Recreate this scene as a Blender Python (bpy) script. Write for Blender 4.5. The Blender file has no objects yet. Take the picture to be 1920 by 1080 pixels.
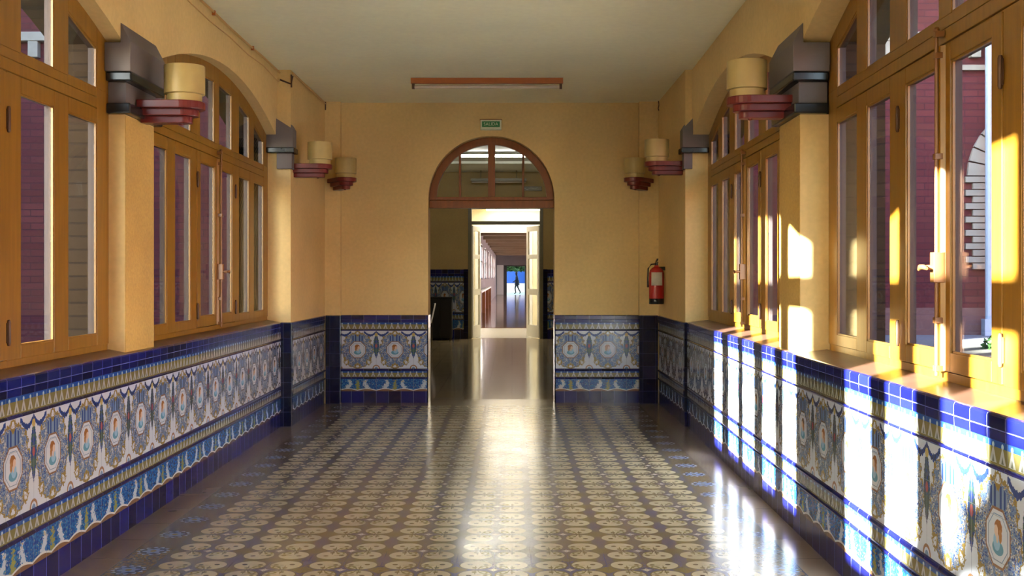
import bpy, bmesh, math, random
from mathutils import Vector, Matrix
PI = math.pi
random.seed(7)
sc = bpy.context.scene
COL = sc.collection

# ------------------------------------------------------------------ camera, exposure, daylight
EYE = 1.425
cam_d = bpy.data.cameras.new('camera')
cam_d.sensor_width = 36.0
cam_d.lens = 2080.0 / 1920.0 * 36.0
cam_d.shift_y = -22.0 / 1920.0
cam_d.clip_end = 400
cam = bpy.data.objects.new('camera', cam_d)
COL.objects.link(cam)
cam.location = (0, 0, EYE)
cam.rotation_euler = (PI / 2, 0, 0)
sc.camera = cam
sc.view_settings.view_transform = 'Standard'
sc.view_settings.look = 'None'
sc.view_settings.gamma = 1.0
sc.view_settings.use_curve_mapping = False
sc.view_settings.exposure = 0.68
sc.cycles.use_denoising = True
sc.cycles.max_bounces = 10
sc.cycles.diffuse_bounces = 6
sc.cycles.glossy_bounces = 5
sc.cycles.transparent_max_bounces = 24
sc.cycles.sample_clamp_indirect = 40.0
sc.cycles.blur_glossy = 1.0
sc.cycles.use_adaptive_sampling = True

SUN_DIR = Vector((3.9, 3.42, -1.03)).normalized()
SUN_POWER = 135.0
SKY_POWER = 1.05
wd = bpy.data.worlds.new('sky')
sc.world = wd
wd.use_nodes = True
nt = wd.node_tree
nt.nodes.clear()
sky = nt.nodes.new('ShaderNodeTexSky')
sky.sky_type = 'NISHITA'
sky.sun_disc = False
sky.sun_elevation = math.radians(24)
sky.sun_rotation = math.atan2(-SUN_DIR.x, -SUN_DIR.y)
bg = nt.nodes.new('ShaderNodeBackground')
bg.inputs['Strength'].default_value = SKY_POWER
wo = nt.nodes.new('ShaderNodeOutputWorld')
nt.links.new(sky.outputs[0], bg.inputs['Color'])
nt.links.new(bg.outputs[0], wo.inputs['Surface'])

sun_d = bpy.data.lights.new('sun', 'SUN')
sun_d.energy = SUN_POWER
sun_d.angle = math.radians(0.6)
sun_d.color = (1.0, 0.95, 0.87)
sun = bpy.data.objects.new('sun', sun_d)
COL.objects.link(sun)
sun.rotation_euler = SUN_DIR.to_track_quat('-Z', 'Y').to_euler()
sun.location = (-20, -18, 8)

# ------------------------------------------------------------------ the measured room
YEND = 12.5          # face of the end wall
YBACK = -6.4
ZC = 3.38            # ceiling
SILL = 0.99
CENT = [8.64, 4.41, 0.18, -4.05]      # window centres along both side walls
HALF = 1.86
YSEC = 10.5          # where the bays end and the projecting corner begins
SIDE = {             # sign, offset, slope, frame recess, corner-section face
    'left':  dict(s=-1, a=2.108, b=0.0078, nf=0.122, nw=0.032, sec=2.095),
    'right': dict(s=1,  a=1.475, b=0.0175, nf=0.195, nw=0.045, sec=1.640),
}
def arc(d):
    return 3.05 - d * d / 11.0
def wx(side, y, n=0.0):
    S = SIDE[side]
    return S['s'] * (S['a'] + S['b'] * y + n)

# ------------------------------------------------------------------ node language
class E:
    """a value in a node tree, with arithmetic"""
    def __init__(s, t, sock): s.t = t; s.k = sock
    def _m(s, op, *a, clamp=False):
        n = s.t.nodes.new('ShaderNodeMath'); n.operation = op; n.use_clamp = clamp
        for i, v in enumerate((s,) + a):
            if isinstance(v, E): s.t.links.new(v.k, n.inputs[i])
            else: n.inputs[i].default_value = float(v)
        return E(s.t, n.outputs[0])
    def __add__(s, o): return s._m('ADD', o)
    __radd__ = __add__
    def __sub__(s, o): return s._m('SUBTRACT', o)
    def __rsub__(s, o): return (s * -1.0) + o
    def __mul__(s, o): return s._m('MULTIPLY', o)
    __rmul__ = __mul__
    def __truediv__(s, o): return s._m('DIVIDE', o)
    def lt(s, o): return s._m('LESS_THAN', o)
    def gt(s, o): return s._m('GREATER_THAN', o)
    def fract(s): return s._m('FRACT')
    def floor(s): return s._m('FLOOR')
    def abs(s): return s._m('ABSOLUTE')
    def sin(s): return s._m('SINE')
    def sqrt(s): return s._m('SQRT')
    def max(s, o): return s._m('MAXIMUM', o)
    def min(s, o): return s._m('MINIMUM', o)
    def atan2(s, o): return s._m('ARCTAN2', o)
    def inv(s): return 1.0 - s
    def between(s, a, b): return s.gt(a) * s.lt(b)

def hyp(x, y): return (x * x + y * y).sqrt()

class M:
    """a material being painted"""
    def __init__(s, name):
        s.m = bpy.data.materials.new(name); s.m.use_nodes = True
        s.t = s.m.node_tree; s.t.nodes.clear()
        s.out = s.t.nodes.new('ShaderNodeOutputMaterial')
        s.b = s.t.nodes.new('ShaderNodeBsdfPrincipled')
        s.t.links.new(s.b.outputs[0], s.out.inputs['Surface'])
    def n(s, kind): return s.t.nodes.new(kind)
    def set(s, name, v):
        i = s.b.inputs[name]
        if isinstance(v, E): s.t.links.new(v.k, i)
        elif hasattr(v, 'is_linked'): s.t.links.new(v, i)
        elif isinstance(v, tuple) and len(v) == 3: i.default_value = (*v, 1)
        else: i.default_value = v
    def sock(s, v, inp):
        if isinstance(v, E): s.t.links.new(v.k, inp)
        elif isinstance(v, tuple): inp.default_value = (*v, 1)
        elif isinstance(v, (int, float)): inp.default_value = v
        else: s.t.links.new(v, inp)
    def coords(s, which='Object'):
        c = s.n('ShaderNodeTexCoord'); x = s.n('ShaderNodeSeparateXYZ')
        s.t.links.new(c.outputs[which], x.inputs[0])
        return E(s.t, x.outputs[0]), E(s.t, x.outputs[1]), E(s.t, x.outputs[2])
    def vec(s, x, y=0.0, z=0.0):
        c = s.n('ShaderNodeCombineXYZ')
        for i, v in enumerate((x, y, z)): s.sock(v, c.inputs[i])
        return c.outputs[0]
    def noise(s, vec, scale, detail=3.0, rough=0.5):
        n = s.n('ShaderNodeTexNoise'); s.t.links.new(vec, n.inputs['Vector'])
        n.inputs['Scale'].default_value = scale; n.inputs['Detail'].default_value = detail
        n.inputs['Roughness'].default_value = rough
        return E(s.t, n.outputs[0])
    def voro(s, vec, scale, out='Distance'):
        n = s.n('ShaderNodeTexVoronoi'); s.t.links.new(vec, n.inputs['Vector'])
        n.inputs['Scale'].default_value = scale
        return n.outputs[out]
    def white(s, vec):
        n = s.n('ShaderNodeTexWhiteNoise'); s.t.links.new(vec, n.inputs['Vector'])
        return E(s.t, n.outputs['Value'])
    def mix(s, f, a, b):
        n = s.n('ShaderNodeMix'); n.data_type = 'RGBA'
        s.sock(f, n.inputs['Factor']); s.sock(a, n.inputs['A']); s.sock(b, n.inputs['B'])
        return n.outputs['Result']
    def ramp(s, f, stops, interp='LINEAR'):
        n = s.n('ShaderNodeValToRGB'); n.color_ramp.interpolation = interp
        s.sock(f, n.inputs[0]); el = n.color_ramp.elements
        while len(el) < len(stops): el.new(0.5)
        for e, (p, c) in zip(el, stops): e.position = p; e.color = (*c, 1)
        return n.outputs[0]
    def bump(s, h, strength=0.2, dist=0.01):
        n = s.n('ShaderNodeBump'); s.sock(h, n.inputs['Height'])
        n.inputs['Strength'].default_value = strength; n.inputs['Distance'].default_value = dist
        s.t.links.new(n.outputs[0], s.b.inputs['Normal'])

def mat_plaster(name, col, rough=0.75, scale=30, amp=0.10, bump=0.08):
    m = M(name); c = m.n('ShaderNodeTexCoord').outputs['Object']
    f = m.noise(c, 1.3, 3) * 0.6 + m.noise(c, scale, 4) * 0.4
    lo = tuple(x * (1 - amp) for x in col); hi = tuple(min(1, x * (1 + amp)) for x in col)
    m.set('Base Color', m.ramp(f, [(0.35, lo), (0.65, hi)])); m.set('Roughness', rough)
    m.bump(m.noise(c, 90, 3), bump, 0.004)
    return m.m
def mat_plain(name, col, rough=0.5, metal=0.0, var=0.06, scale=20):
    m = M(name); c = m.n('ShaderNodeTexCoord').outputs['Object']
    f = m.noise(c, scale, 3)
    lo = tuple(x * (1 - var) for x in col); hi = tuple(min(1, x * (1 + var)) for x in col)
    m.set('Base Color', m.ramp(f, [(0.3, lo), (0.7, hi)])); m.set('Roughness', rough); m.set('Metallic', metal)
    return m.m
def mat_emit(name, col, power):
    m = M(name); m.set('Base Color', col); m.set('Emission Color', col); m.set('Emission Strength', power)
    return m.m
def mat_glass(name, tint=(0.93, 0.95, 0.96)):
    m = bpy.data.materials.new(name); m.use_nodes = True; t = m.node_tree; t.nodes.clear()
    o = t.nodes.new('ShaderNodeOutputMaterial'); mx = t.nodes.new('ShaderNodeMixShader')
    tr = t.nodes.new('ShaderNodeBsdfTransparent'); tr.inputs[0].default_value = (*tint, 1)
    gl = t.nodes.new('ShaderNodeBsdfGlossy'); gl.inputs['Roughness'].default_value = 0.02
    ge = t.nodes.new('ShaderNodeNewGeometry'); dt = t.nodes.new('ShaderNodeVectorMath'); dt.operation = 'DOT_PRODUCT'
    t.links.new(ge.outputs['Incoming'], dt.inputs[0]); t.links.new(ge.outputs['Normal'], dt.inputs[1])
    c = E(t, dt.outputs['Value']).abs().inv()              # Schlick's reflectance of one pane, half per surface
    f = (c * c * c * c * c) * 0.40 + 0.02
    t.links.new(f.k, mx.inputs[0]); t.links.new(tr.outputs[0], mx.inputs[1]); t.links.new(gl.outputs[0], mx.inputs[2])
    t.links.new(mx.outputs[0], o.inputs[0])
    return m
def mat_wood(name, col, rough=0.35, axis='Z'):
    m = M(name); x, y, z = m.coords()
    v = m.vec(x * 14, y * 14, z * 1.2) if axis == 'Z' else m.vec(x * 14, y * 1.2, z * 14)
    f = m.noise(v, 2.2, 4, 0.6)
    lo = tuple(c * 0.80 for c in col); hi = tuple(min(1, c * 1.14) for c in col)
    m.set('Base Color', m.ramp(f, [(0.3, lo), (0.7, hi)])); m.set('Roughness', rough)
    m.bump(f, 0.05, 0.003)
    return m.m
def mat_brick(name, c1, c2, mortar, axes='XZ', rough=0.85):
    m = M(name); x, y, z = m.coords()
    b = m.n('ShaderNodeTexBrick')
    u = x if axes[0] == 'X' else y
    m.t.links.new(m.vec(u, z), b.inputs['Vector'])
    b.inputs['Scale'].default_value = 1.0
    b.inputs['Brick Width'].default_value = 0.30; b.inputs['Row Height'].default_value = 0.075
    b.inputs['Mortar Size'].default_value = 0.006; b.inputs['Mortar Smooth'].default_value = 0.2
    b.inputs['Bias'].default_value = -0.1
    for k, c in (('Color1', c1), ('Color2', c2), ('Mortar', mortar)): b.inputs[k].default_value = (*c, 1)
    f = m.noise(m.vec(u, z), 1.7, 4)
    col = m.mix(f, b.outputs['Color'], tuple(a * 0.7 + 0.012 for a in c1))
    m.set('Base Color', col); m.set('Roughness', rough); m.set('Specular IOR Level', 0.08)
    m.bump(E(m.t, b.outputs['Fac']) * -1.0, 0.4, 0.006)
    return m.m

NAVY = (0.006, 0.014, 0.17)
def mat_dado(name):
    m = M(name); u, v, _ = m.coords('UV')
    # --- picture panel, one medallion every 42 cm
    P = 0.42; A = 0.385; B = 0.810
    X = (u / P).fract() - 0.5; ax = X.abs(); Y = (v - A) / (B - A); xs = 0.5 - ax
    sv = m.vec(ax * 0.42, Y * 0.42)
    n1 = m.noise(sv, 27, 3, 0.6); n2 = m.noise(sv, 75, 2)
    blue = (0.022, 0.05, 0.19); pale = (0.15, 0.23, 0.34); ochre = (0.24, 0.17, 0.04); cream = (0.50, 0.545, 0.59)
    green = (0.05, 0.10, 0.08)
    orn = m.ramp(n1 * 0.7 + n2 * 0.3, [(0.0, blue), (0.40, pale), (0.45, blue), (0.475, pale), (0.505, ochre), (0.53, cream), (0.555, pale), (0.58, blue), (0.61, ochre)], 'CONSTANT')
    col = cream
    r = hyp(ax / 0.43, (Y - 0.48) / 0.49) + (n1 - 0.5) * 0.45 + ((Y - 0.49) * 9.0).sin().abs() * 0.10
    col = m.mix(r.lt(1.04), col, ochre)
    col = m.mix(r.lt(0.99), col, orn)
    col = m.mix(hyp(ax / 0.17, (Y - 0.80) / 0.10).lt(1.0), col, m.mix((ax * 90.0).sin().gt(0.0), blue, pale))
    for (cx, cy, rr, c) in ((0.30, 0.17, 0.075, ochre), (0.0, 0.93, 0.07, ochre), (0.0, 0.06, 0.08, ochre)):
        col = m.mix((hyp(ax - cx, Y - cy) + (n2 - 0.5) * 0.10).lt(rr), col, c)
        col = m.mix((hyp(ax - cx, Y - cy) + (n2 - 0.5) * 0.16).lt(rr * 0.45), col, cream)
    ay = (Y - 0.5).abs(); o8 = ax.max(ay).max((ax + ay) * 0.7071)
    col = m.mix(o8.lt(0.225), col, (0.20, 0.11, 0.06))
    col = m.mix(o8.lt(0.205), col, cream)
    col = m.mix(o8.between(0.168, 0.176), col, pale)
    col = m.mix(hyp(X / 0.10, (Y - 0.425) / 0.055).lt(1.0), col, (0.10, 0.26, 0.34))
    col = m.mix(hyp((X - 0.02) / 0.06, (Y - 0.47) / 0.07).lt(1.0), col, (0.24, 0.42, 0.58))
    
    col = m.mix((hyp((X + 0.010) / 0.068, (Y - 0.580) / 0.060) + (n2 - 0.5) * 0.5).lt(1.0), col, (0.27, 0.11, 0.03))
    col = m.mix((hyp((X + 0.045) / 0.028, (Y - 0.520) / 0.050) + (n2 - 0.5) * 0.5).lt(1.0), col, (0.33, 0.16, 0.05))
    col = m.mix(hyp((X - 0.030) / 0.034, (Y - 0.548) / 0.045).lt(1.0), col, (0.58, 0.42, 0.30))
    col = m.mix(hyp((X - 0.01) / 0.022, (Y - 0.500) / 0.040).lt(1.0), col, (0.55, 0.42, 0.32))
    w = 0.080 - ((Y - 0.60) * (Y - 0.60)) * 0.75
    col = m.mix((xs - w + (n2 - 0.5) * 0.05).lt(0.0), col, m.mix(n1.gt(0.5), blue, green))
    col = m.mix(hyp(xs / 0.03, (Y - 0.60) / 0.05).lt(1.0), col, (0.35, 0.06, 0.07))
    sw = Y - 0.965 + (xs * 10.0).sin().abs() * 0.085
    col = m.mix(((sw.abs() + (n2 - 0.5) * 0.06).lt(0.030)) * xs.lt(0.33), col, m.mix(n2.gt(0.5), blue, (0.02, 0.04, 0.16)))
    col = m.mix((hyp(xs, Y - 0.90) + (n2 - 0.5) * 0.05).lt(0.045), col, (0.46, 0.34, 0.09))
    col = m.mix(hyp(xs, Y).between(0.07, 0.10), col, (0.28, 0.15, 0.07))
    col = m.mix(hyp(xs, Y).lt(0.045), col, pale)
    # --- leaf borders
    def border(a, b, col):
        xb = (u / 0.07).fract() - 0.5; axb = xb.abs(); yb = (v - a) / (b - a)
        c = m.mix(yb.gt(0.72), (0.17, 0.15, 0.05), (0.02, 0.07, 0.26))
        c = m.mix(hyp(axb, yb - 0.80).lt(0.12), c, (0.35, 0.50, 0.60))
        leaf = axb - (0.82 - yb) * 0.50
        c = m.mix(leaf.lt(0.0) * yb.gt(0.08), c, (0.36, 0.37, 0.34))
        c = m.mix((axb - (0.42 - yb) * 0.40).lt(0.0) * yb.gt(0.10), c, (0.13, 0.14, 0.10))
        return m.mix(v.between(a, b), col, c)
    # --- frieze of figures
    xf = (u / 0.42).fract() - 0.5; axf = xf.abs(); yf = (v - 0.13) / 0.14
    fv = m.vec(u, v); nf_ = m.noise(fv, 60, 2)
    fr = m.ramp(nf_, [(0.35, (0.010, 0.030, 0.20)), (0.50, (0.012, 0.085, 0.27)), (0.62, (0.03, 0.16, 0.34))])
    fr = m.mix(E(m.t, m.voro(fv, 70)).lt(0.22) * nf_.gt(0.48), fr, (0.30, 0.34, 0.14))
    fr = m.mix((axf - 0.07 * yf.inv() * 0.8 + (nf_ - 0.5) * 0.25).lt(0.012) * yf.lt(0.9), fr, (0.24, 0.25, 0.07))
    fg = (axf - 0.23 - (yf * 7.0).sin() * 0.035).abs() - (0.066 - (yf - 0.4).abs() * 0.075) + (nf_ - 0.5) * 0.22
    fr = m.mix(fg.lt(0.0) * yf.lt(0.92), fr, (0.42, 0.50, 0.56))
    fr = m.mix((fg + 0.03).lt(0.0) * yf.gt(0.72) * yf.lt(0.90), fr, (0.40, 0.34, 0.18))
    sc_ = yf - (u * 15.0).sin().abs() * 0.13
    fr = m.mix(sc_.lt(0.11), fr, (0.55, 0.56, 0.52)); fr = m.mix(sc_.lt(0.04), fr, (0.18, 0.10, 0.05))
    # --- plain glazed rows, each tile a little different
    tv = m.white(m.vec((u / 0.14).floor(), (v.gt(0.5) + v.gt(0.94))))
    nav = m.mix(tv, (0.003, 0.004, 0.035), (0.008, 0.012, 0.15))
    out = nav
    out = m.mix(v.between(0.13, 0.270), out, fr)
    out = m.mix(v.between(A, B), out, col)
    out = border(0.290, 0.357, out)
    out = border(0.827, 0.905, out)
    g = ((u / 0.14).fract() - 0.5).abs().gt(0.491)
    g2 = g.max(v.between(0.9385, 0.9405)).max(v.between(0.5235, 0.5255)).max(v.between(0.6645, 0.6665))
    gc = m.mix(v.between(0.13, 0.905), (0.30, 0.34, 0.50), (0.22, 0.22, 0.22))
    out = m.mix(g2 * 0.75, out, gc)
    m.set('Base Color', out); m.set('Roughness', 0.14); m.set('Specular IOR Level', 0.8)
    wob = m.white(m.vec((u / 0.14).floor(), (v / 0.14).floor())) * 0.0
    m.bump(m.noise(fv, 9, 2) + g2 * -0.3, 0.10, 0.01)
    return m.m
def mat_navy(name, w=0.14):
    m = M(name); u, v, _ = m.coords('UV')
    tv = m.white(m.vec((u / w).floor(), (v / 0.14).floor()))
    c = m.mix(tv, (0.0015, 0.0025, 0.016), (0.003, 0.005, 0.036))
    g = ((u / w).fract() - 0.5).abs().gt(0.492).max(((v / 0.14).fract() - 0.5).abs().gt(0.492))
    m.set('Base Color', m.mix(g * 0.5, c, (0.15, 0.17, 0.25))); m.set('Roughness', 0.10)
    m.bump(m.noise(m.vec(u, v), 8, 2) + g * -0.3, 0.10, 0.01)
    return m.m

def mat_floor(name):
    m = M(name); x, y, _ = m.coords('Object')
    P = 0.37125; X0, X1 = -1.76, 1.21; YE = 12.20
    cu = ((x - X0) / P).fract(); cv = (y / P).fract()            # one cell, star node at .5,.5
    fu = (cu - 0.5); fv = (cv - 0.5); au = fu.abs(); av = fv.abs()
    nz = m.noise(m.vec(x, y), 55, 3); big = m.noise(m.vec(x, y), 0.8, 3)
    slate = (0.085, 0.080, 0.15); olive = (0.16, 0.13, 0.05); cream = (0.42, 0.37, 0.25); brown = (0.06, 0.035, 0.03)
    col = m.mix(nz, slate, (0.12, 0.11, 0.15))
    eu = (0.5 - au); ev = (0.5 - av)                              # distance from the heavy node
    dia = (eu + ev)
    col = m.mix((au - 0.25).abs().min((av - 0.25).abs()).lt(0.0), col, olive)
    # olive diamonds between the discs on the half lines
    col = m.mix((au + (av - 0.25).abs() * -0.0 + ev * 1.0).between(0.0, 0.10) , col, olive)
    col = m.mix((eu + av).lt(0.17), col, olive)
    col = m.mix(((au - 0.25).abs() + ev).lt(0.20) * dia.gt(0.12), col, olive)
    col = m.mix(dia.lt(0.09), col, (0.07, 0.08, 0.17))
    du = au - 0.240; dv = av - 0.240; r = hyp(du, dv)
    col = m.mix(r.lt(0.222), col, olive)
    col = m.mix(r.lt(0.206), col, cream)
    # scrolls cut into each disc on the side of the star
    rs = hyp(au, av)
    col = m.mix((rs - 0.185 - (dv * du) * 3.0).abs().lt(0.013) * r.lt(0.206), col, olive)
    col = m.mix(hyp(au - 0.25, av - 0.105).lt(0.034), col, olive)
    col = m.mix(hyp(au - 0.105, av - 0.25).lt(0.034), col, olive)
    col = m.mix((hyp(au - 0.13, av - 0.13) - 0.045).abs().lt(0.014), col, (0.22, 0.19, 0.08))
    col = m.mix((av - 0.24).abs().lt(0.006) * au.lt(0.21) * r.lt(0.206), col, olive)
    col = m.mix((au - 0.24).abs().lt(0.006) * av.lt(0.21) * r.lt(0.206), col, olive)
    col = m.mix(hyp((au - 0.315) / 1.2, av - 0.27).lt(0.030), col, brown)
    # star
    ang = (fu * fu * 1.0 + fv * fv); star = au * av * 30.0 + (au + av) * 1.0
    col = m.mix(star.lt(0.085), col, (0.52, 0.46, 0.33))
    # joints
    hj = ((x - X0) / (P / 2)).fract() - 0.5; vj = (y / (P / 2)).fract() - 0.5
    jt = hj.abs().gt(0.493).max(vj.abs().gt(0.493))
    col = m.mix(jt * 0.55, col, (0.13, 0.12, 0.15))
    # rosette band down both sides
    bw = 0.2
    def band(col, xa, xb):
        bx = (x - (xa + xb) / 2); by = ((y / P).fract() - 0.5) * P
        rr = hyp(bx, by); an = by.atan2(bx)
        c = m.mix(nz.gt(0.5), (0.20, 0.14, 0.06), (0.11, 0.085, 0.06))
        pet = rr - 0.075 - (an * 12.0).sin() * 0.010
        c = m.mix(pet.lt(0.0), c, (0.30, 0.36, 0.46))
        c = m.mix((rr - 0.066).lt(0.0), c, (0.04, 0.07, 0.22))
        c = m.mix((rr - 0.045 - (an * 6.0).sin() * 0.010).lt(0.0), c, (0.20, 0.25, 0.36))
        c = m.mix(rr.lt(0.016), c, (0.24, 0.17, 0.05))
        c = m.mix(((x - xa).abs().lt(0.007)).max((x - xb).abs().lt(0.007)), c, (0.05, 0.07, 0.13))
        return m.mix(x.between(xa, xb), col, c)
    mar = m.ramp(big, [(0.35, (0.20, 0.155, 0.115)), (0.65, (0.28, 0.22, 0.165))])
    mar = m.mix((((y / 0.40).fract() - 0.5).abs().gt(0.495)) * 0.6, mar, (0.04, 0.035, 0.03))
    inside = x.between(X0, X1)
    col = m.mix(inside, mar, col)
    col = band(col, X0 - bw, X0); col = band(col, X1, X1 + bw)
    # threshold tiles at the end
    end = y.gt(YE)
    tg = ((x / 0.2).fract() - 0.5).abs().gt(0.49).max(((y / 0.2).fract() - 0.5).abs().gt(0.49))
    tc = m.mix(tg, (0.20, 0.15, 0.085), (0.05, 0.04, 0.03))
    col = m.mix(end, col, m.mix(x.between(-0.95, 0.49), mar, tc))
    # long wear of the glaze
    col = m.mix((big.max(0.35) - 0.35) * 0.8, col, (0.13, 0.11, 0.08))
    m.set('Base Color', col)
    ro = m.noise(m.vec(x, y), 3.0, 4) * 0.16 + 0.11
    m.set('Roughness', ro); m.set('Specular IOR Level', 0.55)
    m.bump(m.noise(m.vec(x, y), 5, 2) + jt * -0.25, 0.06, 0.01)
    return m.m
def mat_grid(name, col, grout, w, rough=0.2, var=0.25):
    m = M(name); x, y, z = m.coords('Object')
    t = m.white(m.vec((x / w).floor(), (y / w).floor()))
    lo = tuple(c * (1 - var) for c in col)
    c = m.mix(t, lo, col)
    g = ((x / w).fract() - 0.5).abs().gt(0.488).max(((y / w).fract() - 0.5).abs().gt(0.488))
    m.set('Base Color', m.mix(g, c, grout)); m.set('Roughness', rough)
    m.bump(m.noise(m.vec(x, y), 6, 2) + g * -0.4, 0.08, 0.01)
    return m.m

MT = dict(
    plaster=mat_plaster('plaster_ochre', (0.64, 0.465, 0.19)),
    rough_plaster=mat_plaster('plaster_rough', (0.48, 0.31, 0.08), bump=0.5, scale=60, amp=0.2),
    ceiling=mat_plaster('plaster_ceiling', (0.80, 0.80, 0.56), scale=18, amp=0.05),
    dado=mat_dado('glazed_dado'), navy=mat_navy('navy_tile'), floor=mat_floor('patterned_floor'),
    sill=mat_grid('sill_tile', (0.10, 0.052, 0.035), (0.05, 0.03, 0.02), 0.14, 0.30),
    wood=mat_wood('frame_wood', (0.235, 0.110, 0.010)),
    outwood=mat_wood('weathered_wood', (0.045, 0.030, 0.028), 0.6),
    fanwood=mat_wood('fanlight_wood', (0.21, 0.065, 0.015)),
    iron=mat_plain('bolt_paint', (0.20, 0.085, 0.025), 0.35),
    hinge=mat_plain('hinge_metal', (0.07, 0.03, 0.012), 0.5),
    glass=mat_glass('window_glass'),
    grey=mat_plaster('corbel_grey', (0.125, 0.11, 0.108), amp=0.06),
    black=mat_plain('moulding_black', (0.010, 0.014, 0.016), 0.25),
    red=mat_plain('bracket_red', (0.14, 0.016, 0.014), 0.30),
    shade=mat_plain('shade_cream', (0.44, 0.34, 0.125), 0.45, var=0.04),
    orange=mat_plain('fixture_orange', (0.36, 0.10, 0.015), 0.4),
    tube_off=mat_plain('tube_off', (0.55, 0.47, 0.38), 0.25),
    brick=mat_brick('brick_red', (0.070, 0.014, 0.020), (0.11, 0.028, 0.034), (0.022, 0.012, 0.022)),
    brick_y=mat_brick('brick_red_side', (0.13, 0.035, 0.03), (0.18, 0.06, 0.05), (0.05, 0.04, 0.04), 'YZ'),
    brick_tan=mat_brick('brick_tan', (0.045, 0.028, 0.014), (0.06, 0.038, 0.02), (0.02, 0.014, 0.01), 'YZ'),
    stone=mat_plaster('stone_pale', (0.20, 0.20, 0.18), scale=12, amp=0.15),
    soil=mat_plaster('soil', (0.07, 0.06, 0.04), rough=0.95, amp=0.3),
    paving=mat_plaster('paving', (0.12, 0.13, 0.16), rough=0.8),
    grass=mat_plaster('grass_green', (0.07, 0.15, 0.03), rough=0.95, amp=0.4, scale=50),
    leaf=mat_plain('leaf_green', (0.03, 0.085, 0.015), 0.6, var=0.5, scale=8),
    bark=mat_plaster('bark', (0.12, 0.08, 0.05), rough=0.95, amp=0.3),
    olive=mat_plaster('vestibule_plaster', (0.50, 0.35, 0.13)),
    vceil=mat_plaster('vestibule_ceiling', (0.78, 0.78, 0.68)),
    beige=mat_grid('beige_tile', (0.48, 0.38, 0.22), (0.08, 0.06, 0.04), 0.30, 0.12),
    white=mat_plain('white_paint', (0.80, 0.80, 0.78), 0.35, var=0.02),
    doorolive=mat_plain('door_frame_olive', (0.20, 0.17, 0.09), 0.35),
    terra=mat_grid('corridor_terracotta', (0.26, 0.13, 0.06), (0.24, 0.12, 0.06), 0.30, 0.10, 0.1),
    lav=mat_plaster('far_wall', (0.26, 0.22, 0.23)),
    beam=mat_plaster('far_ceiling', (0.20, 0.13, 0.075)),
    dark=mat_plain('dark_furniture', (0.006, 0.007, 0.007), 0.35),
    chrome=mat_plain('chrome', (0.55, 0.55, 0.55), 0.18, 1.0),
    tube_on=mat_emit('tube_lit', (1.0, 0.97, 0.86), 48.0),
    tube_far=mat_emit('tube_far', (1.0, 0.97, 0.90), 7.5),
    ext_red=mat_plain('extinguisher_red', (0.42, 0.02, 0.018), 0.25),
    label=mat_plain('label_paper', (0.62, 0.60, 0.52), 0.6),
    sgreen=mat_plain('sign_green', (0.02, 0.20, 0.06), 0.4),
    swhite=mat_plain('sign_white', (0.60, 0.66, 0.48), 0.5),
    cable=mat_plain('cable_paint', (0.55, 0.33, 0.11), 0.5),
    bluefar=mat_plain('blue_panel', (0.02, 0.10, 0.42), 0.6),
    cloth=mat_plain('dark_cloth', (0.012, 0.013, 0.02), 0.8),
    skin=mat_plain('skin', (0.30, 0.16, 0.10), 0.6),
    hair=mat_plain('hair_dark', (0.02, 0.014, 0.01), 0.6),
)

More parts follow.
